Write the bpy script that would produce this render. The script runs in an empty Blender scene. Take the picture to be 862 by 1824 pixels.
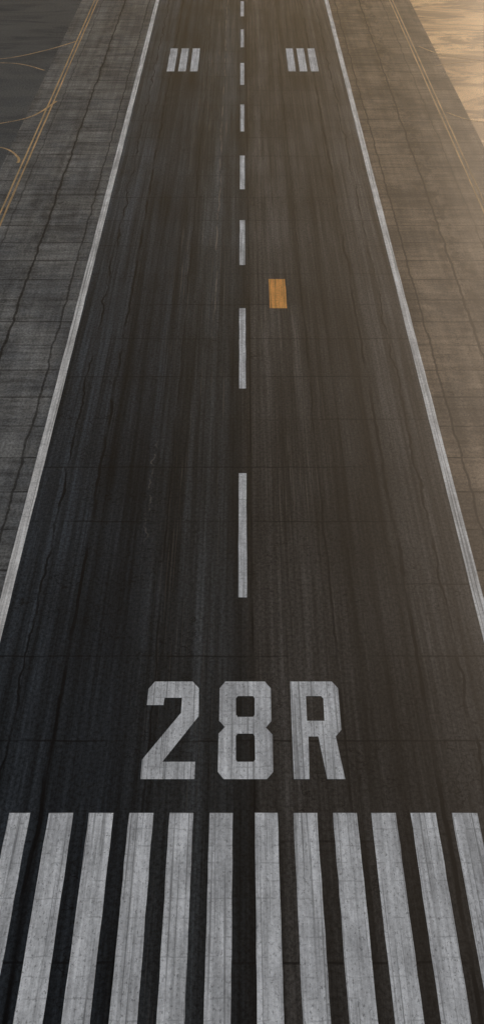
import bpy, math, random
random.seed(7)
S=bpy.context.scene
# ------------------------------------------------------------ geometry constants
TH=math.radians(17.4); H=85.9; F=4792.0; YV=-590.0
def P(px,py):
    k=py-YV
    return ((px-431.5)*H/(math.cos(TH)*k), H*(-math.tan(TH)+F/math.cos(TH)**2/k))
# ------------------------------------------------------------ node helper
class N:
    def __init__(s,name):
        s.m=bpy.data.materials.new(name); s.m.use_nodes=True
        s.t=s.m.node_tree; s.t.nodes.clear()
        s.out=s.t.nodes.new('ShaderNodeOutputMaterial')
        s.b=s.t.nodes.new('ShaderNodeBsdfPrincipled')
        s.t.links.new(s.b.outputs[0],s.out.inputs[0])
        tc=s.t.nodes.new('ShaderNodeTexCoord'); s.co=tc.outputs['Object']
        sp=s.t.nodes.new('ShaderNodeSeparateXYZ'); s.t.links.new(s.co,sp.inputs[0])
        s.X,s.Y=sp.outputs[0],sp.outputs[1]
    def put(s,sock,v):
        if isinstance(v,bpy.types.NodeSocket): s.t.links.new(v,sock)
        elif isinstance(v,(tuple,list)):
            sock.default_value=tuple(v)+((1,) if len(v)==3 and sock.type=='RGBA' else ())
        else: sock.default_value=v
    def math(s,op,a,b=0.0,c=0.0,clamp=False):
        n=s.t.nodes.new('ShaderNodeMath'); n.operation=op; n.use_clamp=clamp
        s.put(n.inputs[0],a); s.put(n.inputs[1],b); s.put(n.inputs[2],c); return n.outputs[0]
    def scale(s,sx,sy,off=0.0):
        n=s.t.nodes.new('ShaderNodeVectorMath'); n.operation='MULTIPLY_ADD'; s.put(n.inputs[0],s.co)
        n.inputs[1].default_value=(sx,sy,0); n.inputs[2].default_value=(off,off*1.7,0); return n.outputs[0]
    def noise(s,sx,sy,detail=2,rough=.55,off=0.0,dist=0.0):
        n=s.t.nodes.new('ShaderNodeTexNoise'); n.noise_dimensions='2D'
        s.put(n.inputs['Vector'],s.scale(sx,sy,off)); n.inputs['Scale'].default_value=1
        n.inputs['Detail'].default_value=detail; n.inputs['Roughness'].default_value=rough
        n.inputs['Distortion'].default_value=dist
        return n.outputs[0]
    def rng(s,v,a,b,c=0.0,d=1.0,smooth=True):
        n=s.t.nodes.new('ShaderNodeMapRange'); n.clamp=True
        n.interpolation_type='SMOOTHSTEP' if smooth else 'LINEAR'
        s.put(n.inputs[0],v)
        for i,q in enumerate((a,b,c,d)): s.put(n.inputs[i+1],q)
        return n.outputs[0]
    def mix(s,f,a,b,mode='MIX'):
        n=s.t.nodes.new('ShaderNodeMix'); n.data_type='RGBA'; n.blend_type=mode
        s.put(n.inputs[0],f); s.put(n.inputs[6],a); s.put(n.inputs[7],b); return n.outputs[2]
    def mul(s,col,v):
        n=s.t.nodes.new('ShaderNodeVectorMath'); n.operation='SCALE'
        s.put(n.inputs[0],col); s.put(n.inputs['Scale'],v); return n.outputs[0]
    def ramp(s,v,pts):
        n=s.t.nodes.new('ShaderNodeValToRGB'); e=n.color_ramp.elements
        while len(e)<len(pts): e.new(.5)
        for k,(p,c) in enumerate(pts): e[k].position=p; e[k].color=tuple(c)+(1,)
        s.put(n.inputs[0],v); return n.outputs[0]
    def line(s,v,pos,w,soft=.5):
        d=s.math('ABSOLUTE',s.math('SUBTRACT',v,pos))
        return s.rng(d,w*soft,w,1,0)
    def periodic(s,v,per,off,w):
        m=s.math('PINGPONG',s.math('ADD',v,off),per/2)
        return s.rng(m,w*.4,w,1,0)
    def cracks(s,sx,sy,w,off=0.0,warp=1.0,amt=.5):
        n=s.t.nodes.new('ShaderNodeTexVoronoi'); n.feature='DISTANCE_TO_EDGE'; n.voronoi_dimensions='2D'
        nz=s.t.nodes.new('ShaderNodeTexNoise'); nz.noise_dimensions='2D'; s.put(nz.inputs['Vector'],s.scale(.4,.3,off+3)); nz.inputs['Scale'].default_value=1; nz.inputs['Detail'].default_value=3
        v=s.t.nodes.new('ShaderNodeVectorMath'); v.operation='MULTIPLY_ADD'
        s.put(v.inputs[0],nz.outputs[1]); v.inputs[1].default_value=(warp,warp,0); s.put(v.inputs[2],s.scale(sx,sy,off))
        s.put(n.inputs['Vector'],v.outputs[0]); n.inputs['Scale'].default_value=1
        c=s.rng(n.outputs['Distance'],w*.3,w,1,0)
        return s.math('MULTIPLY',c,s.rng(s.noise(.05,.02,1,off=off+9),amt,amt+.08))
    def fin(s,col,rough=.6,spec=.12):
        s.put(s.b.inputs['Base Color'],col); s.put(s.b.inputs['Roughness'],rough)
        s.b.inputs['Specular IOR Level'].default_value=spec
        return s.m

def grain(n,amp=.5):
    return n.rng(n.noise(3.2,1.3,3,.85,off=2),.32,.68,1-amp,1+amp,False)

# ------------------------------------------------------------ runway asphalt
def mat_runway():
    n=N('runway_asphalt')
    wn=n.noise(.2,.06,3,.6,off=11)
    wob=n.math('MULTIPLY',n.math('SUBTRACT',wn,.5),.9)
    Xw=n.math('ADD',n.X,wob)
    Xs=n.math('ADD',n.X,n.math('MULTIPLY',n.math('SUBTRACT',n.noise(.05,.006,1,off=21),.5),3.0))
    u=n.math('MULTIPLY',n.math('ADD',Xs,23.0),1/46.0)
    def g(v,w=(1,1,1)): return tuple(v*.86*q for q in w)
    wm=(1.10,1.0,.94); cl=(.84,1.0,1.22); nt=(.92,1,1.09)  # warm glow on the right, cool skylight on the left put into colour
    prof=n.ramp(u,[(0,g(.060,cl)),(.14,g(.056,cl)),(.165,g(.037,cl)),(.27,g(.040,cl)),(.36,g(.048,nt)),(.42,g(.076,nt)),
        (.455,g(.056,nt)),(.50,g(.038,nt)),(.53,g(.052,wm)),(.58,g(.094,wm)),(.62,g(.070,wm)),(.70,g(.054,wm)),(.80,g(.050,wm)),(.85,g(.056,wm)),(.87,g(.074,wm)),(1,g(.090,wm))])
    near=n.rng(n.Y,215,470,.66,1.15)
    s1=n.rng(n.noise(.9,.006,3,.65,off=1),.33,.67,.62,1.42,False)
    s2=n.rng(n.noise(3.2,.02,3,.7,off=4),.33,.67,.74,1.30,False)
    big=n.rng(n.noise(.12,.02,3,.6,off=7),.3,.7,.78,1.25,False)
    gr=grain(n,.5)
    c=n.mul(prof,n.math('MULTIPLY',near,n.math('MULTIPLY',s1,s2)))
    c=n.mul(c,n.math('MULTIPLY',big,gr))
    hl=n.rng(n.noise(6,.03,2,.6,off=14),.58,.70)
    hl=n.math('MULTIPLY',hl,n.rng(n.noise(.35,.012,2,off=17),.45,.60))
    band=n.math('MULTIPLY',n.rng(n.math('ABSOLUTE',n.X),1.5,3,0,1),n.rng(n.math('ABSOLUTE',n.X),7,12,1,0))
    c=n.mix(n.math('MULTIPLY',n.math('MULTIPLY',hl,band),n.rng(n.Y,230,330,.15,.5)),c,(.20,.175,.155))
    sx=n.math('ADD',n.math('ADD',n.X,9.9),n.math('MULTIPLY',n.math('SUBTRACT',n.noise(.02,.09,4,.6,off=31),.5),3.5))
    scf=n.math('MULTIPLY',n.line(sx,0,.16,.1),n.math('MULTIPLY',n.rng(n.Y,262,270),n.rng(n.Y,295,308,1,0)))
    scf=n.math('MULTIPLY',scf,n.rng(n.noise(1.5,.3,3,.7,off=33),.42,.6))
    c=n.mix(n.math('MULTIPLY',scf,.45),c,(.22,.20,.18))
    sx2=n.math('ADD',n.math('ADD',n.X,3.9),n.math('MULTIPLY',n.math('SUBTRACT',n.noise(.02,.03,4,.6,off=131),.5),1.4))
    sc2=n.math('MULTIPLY',n.line(sx2,0,.2,.1),n.math('MULTIPLY',n.rng(n.Y,340,390),n.rng(n.noise(1.2,.06,3,.7,off=35),.40,.6)))
    c=n.mix(n.math('MULTIPLY',sc2,.6),c,(.28,.25,.22))
    # faint resurfacing panel tone change per slab
    fx=n.math('FLOOR',n.math('DIVIDE',n.math('ADD',n.X,15.9),7.95)); fy=n.math('FLOOR',n.math('DIVIDE',n.math('ADD',n.Y,13.5),20.3))
    cmb=n.t.nodes.new('ShaderNodeCombineXYZ'); n.put(cmb.inputs[0],fx); n.put(cmb.inputs[1],fy)
    wnn=n.t.nodes.new('ShaderNodeTexWhiteNoise'); n.put(wnn.inputs[0],cmb.outputs[0])
    c=n.mul(c,n.rng(wnn.outputs[0],0,1,.93,1.07,False))
    yw=n.math('ADD',n.Y,n.math('MULTIPLY',wob,.8))
    brk=n.rng(n.noise(.25,.05,2,off=40),.36,.56,.35,1)
    tj=n.math('MULTIPLY',n.periodic(yw,20.3,13.5,.28),n.rng(n.noise(.06,.03,2,off=140),.40,.58,.15,.85))
    lj=n.math('MAXIMUM',n.line(n.math('ABSOLUTE',Xw),15.9,.22),n.line(n.math('ABSOLUTE',n.math('ADD',Xw,wob)),19.6,.15))
    lj=n.math('MAXIMUM',lj,n.math('MULTIPLY',n.line(n.math('ABSOLUTE',n.math('SUBTRACT',Xw,.4)),8.2,.13),.8))
    lj=n.math('MAXIMUM',lj,n.line(n.X,1.0,.13))
    cr=n.cracks(.14,.045,.014,off=60,amt=.50)
    j=n.math('MAXIMUM',n.math('MAXIMUM',tj,n.math('MULTIPLY',lj,brk)),n.math('MULTIPLY',cr,.8))
    c=n.mix(n.math('MULTIPLY',j,.85),c,(.004,.004,.005))
    return n.fin(c,.42,.0006)

def mat_shoulder(name,col,col2,side):
    n=N(name)
    wob=n.math('MULTIPLY',n.math('SUBTRACT',n.noise(.15,.08,3,.65,off=11),.5),.9)
    Xw=n.math('ADD',n.X,wob)
    big=n.rng(n.noise(.10,.035,4,.65,off=7+side),.36,.64)
    c=n.mix(big,col,col2)
    sl=n.math('FLOOR',n.math('DIVIDE',n.math('ADD',n.X,side*-24.9),6.6)); sy=n.math('FLOOR',n.math('DIVIDE',n.Y,13.4))
    cmb=n.t.nodes.new('ShaderNodeCombineXYZ'); n.put(cmb.inputs[0],sl); n.put(cmb.inputs[1],sy)
    wn=n.t.nodes.new('ShaderNodeTexWhiteNoise'); n.put(wn.inputs[0],cmb.outputs[0])
    c=n.mul(c,n.rng(wn.outputs[0],0,1,.88,1.10,False))
    st=n.rng(n.noise(.8,.012,3,.65,off=3),.33,.67,.80,1.2,False)
    tr=n.rng(n.noise(.12,.4,3,.7,off=13),.33,.67,.72,1.28,False)
    c=n.mul(c,n.math('MULTIPLY',n.math('MULTIPLY',st,tr),grain(n,.42)))
    bl=n.math('MULTIPLY',n.rng(n.math('ABSOLUTE',n.math('SUBTRACT',n.X,side*32.5)),.3,4.5,1,0),n.rng(n.noise(.5,.10,4,.75,off=23),.44,.62))
    c=n.mul(c,n.rng(bl,0,1,1,.5 if side>0 else .72))
    tj=n.math('MULTIPLY',n.periodic(n.math('ADD',n.Y,n.math('MULTIPLY',wob,.4)),13.4,0,.34),n.rng(n.noise(.2,.05,2,off=40),.35,.55,.5,1))
    lj=n.math('MAXIMUM',n.line(Xw,side*31.6,.22),n.math('MULTIPLY',n.line(Xw,side*25.0,.18),.85))
    lj=n.math('MAXIMUM',lj,n.math('MULTIPLY',n.line(Xw,side*37.6,.18),.6))
    cr=n.math('MULTIPLY',n.cracks(.14,.05,.013,off=60,amt=.50),.8)
    j=n.math('MAXIMUM',n.math('MAXIMUM',tj,lj),cr)
    c=n.mix(n.math('MULTIPLY',j,.78 if side<0 else .88),c,(.010,.009,.009))
    return n.fin(c,.42,.0005 if side<0 else .0006)

def mat_apron(name,c1,c2,c3,off,spec=.13,k=.8,sx=.03,sy=.07):
    n=N(name)
    a=n.rng(n.noise(.03,.02,4,.62,off=off,dist=.6),.38,.62)
    c=n.mix(a,c1,c2)
    s=n.rng(n.noise(sx,sy,5,.72,off=off+4,dist=.5),.42,.60)
    c=n.mix(n.math('MULTIPLY',s,k),c,c3)
    c=n.mul(c,grain(n,.4))
    return n.fin(c,.42,spec)

def mat_paint(name,col,dirty,under,wear=.58,spec=.001):
    n=N(name)
    f=n.rng(n.noise(2.6,.03,3,.7,off=1),.30,.70,.70,1.16,False)
    f2=n.rng(n.noise(.5,.12,3,.65,off=6),.3,.7,.82,1.14,False)
    c=n.mix(n.rng(n.noise(.25,.06,3,.65,off=9),.4,.7),col,dirty)
    c=n.mul(c,n.math('MULTIPLY',n.math('MULTIPLY',f,f2),grain(n,.17)))
    hl=n.rng(n.noise(4.5,.015,2,.6,off=15),.59,.67)
    chips=n.rng(n.noise(4,1.2,4,.8,off=27),wear,wear+.08)
    j=n.math('MAXIMUM',n.math('MULTIPLY',hl,.5),n.math('MULTIPLY',chips,.55))
    wob=n.math('MULTIPLY',n.math('SUBTRACT',n.noise(.6,.4,3,.6,off=55),.5),.8)
    ty=n.math('MULTIPLY',n.periodic(n.math('ADD',n.Y,wob),3.1,.4,.16),n.rng(n.noise(.7,.2,2,off=58),.45,.6,0,.28))
    j=n.math('MAXIMUM',j,ty)
    c=n.mix(j,c,under)
    return n.fin(c,.6,spec)

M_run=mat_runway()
M_shL=mat_shoulder('weathered_shoulder_asphalt',(.125,.128,.134),(.195,.192,.188),-1)
M_shR=mat_shoulder('warm_glow_shoulder_asphalt',(.120,.094,.073),(.225,.168,.122),1)  # brown base has the warm glow of the right side painted in
M_apL=mat_apron('dark_apron_asphalt',(.082,.085,.090),(.116,.118,.120),(.150,.147,.143),2,.0002,.6)
M_apR=mat_apron('sandy_glow_apron_concrete',(.52,.30,.145),(.84,.52,.26),(.13,.072,.038),12,.0013,.92,.04,.06)  # tan apron, lightened and warmed in colour for the top-right sun glow
M_gnd=mat_apron('dry_ground',(.10,.09,.06),(.14,.12,.08),(.07,.065,.045),22,.002)
M_white=mat_paint('worn_white_paint',(.84,.84,.86),(.68,.68,.70),(.05,.05,.052))
M_edge=mat_paint('edge_white_paint',(.90,.87,.85),(.76,.73,.71),(.07,.066,.062),.62)
M_yel=mat_paint('aiming_orange_paint',(.95,.43,.11),(.84,.37,.09),(.14,.09,.05),.66)
M_ylw=mat_paint('taxi_yellow_paint',(.72,.48,.24),(.56,.38,.20),(.08,.07,.06),.60)

# ------------------------------------------------------------ mesh helpers
def obj(name,verts,faces,mat):
    me=bpy.data.meshes.new(name); me.from_pydata(verts,[],faces); me.update()
    import bmesh
    bm=bmesh.new(); bm.from_mesh(me)
    bm.normal_update()
    for f in bm.faces:
        if f.normal.z<0: f.normal_flip()
    bm.to_mesh(me); bm.free()
    o=bpy.data.objects.new(name,me); S.collection.objects.link(o); me.materials.append(mat); return o
def sheet(name,x0,x1,y0,y1,z,mat,nx=1,ny=1):
    v=[(x0+(x1-x0)*i/nx,y0+(y1-y0)*j/ny,z) for j in range(ny+1) for i in range(nx+1)]
    f=[(j*(nx+1)+i,j*(nx+1)+i+1,(j+1)*(nx+1)+i+1,(j+1)*(nx+1)+i) for j in range(ny) for i in range(nx)]
    return obj(name,v,f,mat)
class Mk:
    def __init__(s): s.v=[];s.f=[]
    def strip(s,x0,x1,y0,y1,z,step=4.0,j=.025):
        n=max(2,int((y1-y0)/step)); b=len(s.v)
        for k in range(n+1):
            y=y0+(y1-y0)*k/n
            s.v.append((x0+random.uniform(-j,j),y+(random.uniform(-j,j)),z)); s.v.append((x1+random.uniform(-j,j),y+random.uniform(-j,j),z))
        for k in range(n): s.f.append((b+2*k,b+2*k+1,b+2*k+3,b+2*k+2))
    def ribbon(s,pts,w,z):
        b=len(s.v)
        for k,(x,y) in enumerate(pts):
            a=pts[max(0,k-1)]; c=pts[min(len(pts)-1,k+1)]
            dx,dy=c[0]-a[0],c[1]-a[1]; L=math.hypot(dx,dy) or 1
            nx,ny=-dy/L*w/2,dx/L*w/2
            s.v.append((x+nx,y+ny,z)); s.v.append((x-nx,y-ny,z))
        for k in range(len(pts)-1): s.f.append((b+2*k,b+2*k+1,b+2*k+3,b+2*k+2))
    def make(s,name,mat): return obj(name,s.v,s.f,mat)

Z0,Z1,Z2=0.0,.012,.022
Y0,Y1=60,3000
sheet('ground',-9000,9000,-9000,9000,Z0,M_gnd,8,8)
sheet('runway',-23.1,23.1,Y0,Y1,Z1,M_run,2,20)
sheet('runway_shoulder',-43.4,-23.1,Y0,Y1,Z1,M_shL,1,20)
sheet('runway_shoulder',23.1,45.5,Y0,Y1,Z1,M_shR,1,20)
sheet('taxiway_apron',-400,-43.4,Y0,Y1,Z1,M_apL,4,20)
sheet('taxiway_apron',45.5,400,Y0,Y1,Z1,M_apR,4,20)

# edge lines
m=Mk(); m.strip(-23.35,-22.35,Y0+10,Y1-10,Z2,6); m.strip(22.35,23.35,Y0+10,Y1-10,Z2,6); m.make('runway_edge_line',M_edge)
# centre line
m=Mk()
d=[(1064,843),(692,549),(472,392),(337,277),(234,186),(151,112),(84,52),(29,2)]
for a,b in d:
    m.strip(-.36,.48,P(0,a)[1],P(0,b)[1],Z2)
y=P(0,29)[1]
for k in range(1,30):
    m.strip(-.36,.48,y+61*k,y+61*k+34,Z2)
m.make('runway_centre_line',M_white)
# threshold
m=Mk()
yt=P(0,1448)[1]; yb=yt-45.7
for a,b in ((18,55),(88,132),(160,203),(231,274),(303,345),(374,415),(454,495),(523,565),(593,636),(661,705),(731,776),(804,849)):
    m.strip(P(a,1448)[0],P(b,1448)[0],yb,yt,Z2,3)
m.make('threshold_marking',M_white)
# touchdown bars
m=Mk(); ya,yb2=P(0,127)[1],P(0,86)[1]
for a,b in ((297.5,311),(318,331.5),(339,352.5),(514,527),(534,547.5),(554,568)):
    m.strip(P(a,127)[0],P(b,127)[0],ya,yb2,Z2)
m.make('touchdown_zone_marking',M_white)
# orange block
m=Mk(); m.strip(P(481,549)[0],P(511.5,549)[0],P(0,549)[1],P(0,497)[1],Z2,3); m.make('orange_runway_marking',M_yel)

def glyph(outer,holes=()):
    from mathutils.geometry import tessellate_polygon
    from mathutils import Vector
    loops=[[Vector((*P(*p),0)) for p in L] for L in (outer,)+tuple(holes)]
    tris=tessellate_polygon(loops); vs=[v for L in loops for v in L]
    return [(v.x,v.y,Z2) for v in vs],[tuple(t) for t in tris]
g2=glyph([(277,1214),(344,1214),(355,1226),(354.5,1276),(290,1357),(348.5,1357),(347,1388),(251,1388),(254,1353),(323,1270),(325,1243),(294,1243),(292,1256),(262.5,1256),(265.5,1227)])
g8=glyph([(402,1214),(472,1214),(482.5,1226),(484,1284),(474,1296),(486,1309),(487,1375),(476,1388),(399,1388),(388.5,1375),(390,1307),(401,1295),(391,1284),(392,1226)],
 ([(424,1240),(451,1240),(454,1244),(454,1273),(451,1277),(424,1277),(421,1273),(421,1244)],
  [(424,1307),(451,1307),(454,1311),(455,1353),(452,1357),(423,1357),(420.5,1353),(420.5,1311)]))
gR=glyph([(517,1214),(591,1214),(602,1226),(608,1300),(598,1312),(615,1388),(583,1388),(567,1312),(549.5,1312),(551.5,1388),(523.5,1388)],
 ([(545,1240),(572,1240),(576,1245),(578,1284),(547,1284)],))
V=[];Fc=[]
for vs,fs in (g2,g8,gR):
    b=len(V); V+=vs; Fc+=[tuple(i+b for i in f) for f in fs]
obj('runway_number_marking',V,Fc,M_white)

# yellow taxi lines
m=Mk()
for x in (-39.9,-39.1,40.0,40.8): m.strip(x-.16,x+.16,Y0+10,Y1-10,Z2,8)
def sm(pts,n=10):
    w=[P(*p) for p in pts]; w=[w[0]]+w+[w[-1]]; o=[]
    for i in range(1,len(w)-2):
        for k in range(n):
            t=k/n; q=[]
            for c in (0,1):
                a,b,cc,dd=w[i-1][c],w[i][c],w[i+1][c],w[i+2][c]
                q.append(.5*((2*b)+(cc-a)*t+(2*a-5*b+4*cc-dd)*t*t+(3*b-a-3*cc+dd)*t**3))
            o.append(tuple(q))
    o.append(w[-2]); return o
for L in ([(-140,112),(0,105),(80,90),(141,72)],[(-140,118),(-60,112),(30,113),(80,125)],[(-140,240),(0,220),(60,206),(102,180)],[(-100,258),(-20,260),(15,266),(34,281),(33,290)],
          [(745,82),(790,98),(862,108),(980,116)],[(775,117),(820,111),(862,110)],[(795,200),(830,212),(862,217),(980,226)]):
    m.ribbon(sm(L),.5,Z2+.004)
m.make('taxiway_line',M_ylw)

# ------------------------------------------------------------ light
EL=math.radians(7); AZ=math.radians(9.5)
from mathutils import Vector
dirv=Vector((math.sin(AZ)*math.cos(EL),math.cos(AZ)*math.cos(EL),math.sin(EL)))
L=bpy.data.lights.new('sun','SUN'); L.energy=4.3; L.angle=math.radians(.5); L.color=(1,.78,.58)
lo=bpy.data.objects.new('sun',L); S.collection.objects.link(lo); lo.rotation_euler=dirv.to_track_quat('Z','Y').to_euler(); lo.location=(100,400,200)
w=bpy.data.worlds.new('World'); S.world=w; w.use_nodes=True
sk=w.node_tree.nodes.new('ShaderNodeTexSky'); sk.sky_type='NISHITA'; sk.sun_disc=False; sk.sun_elevation=EL; sk.sun_rotation=AZ
bg=w.node_tree.nodes['Background']; bg.inputs[1].default_value=.145; w.node_tree.links.new(sk.outputs[0],bg.inputs[0])
# ------------------------------------------------------------ camera
cd=bpy.data.cameras.new('camera'); cam=bpy.data.objects.new('camera',cd); S.collection.objects.link(cam)
cam.location=(0,0,H); cam.rotation_euler=(math.pi/2-TH,0,0)
cd.sensor_fit='VERTICAL'; cd.sensor_height=24; cd.lens=F/1824*24; cd.clip_end=30000
S.camera=cam
S.view_settings.view_transform='Standard'; S.view_settings.look='None'; S.view_settings.exposure=0
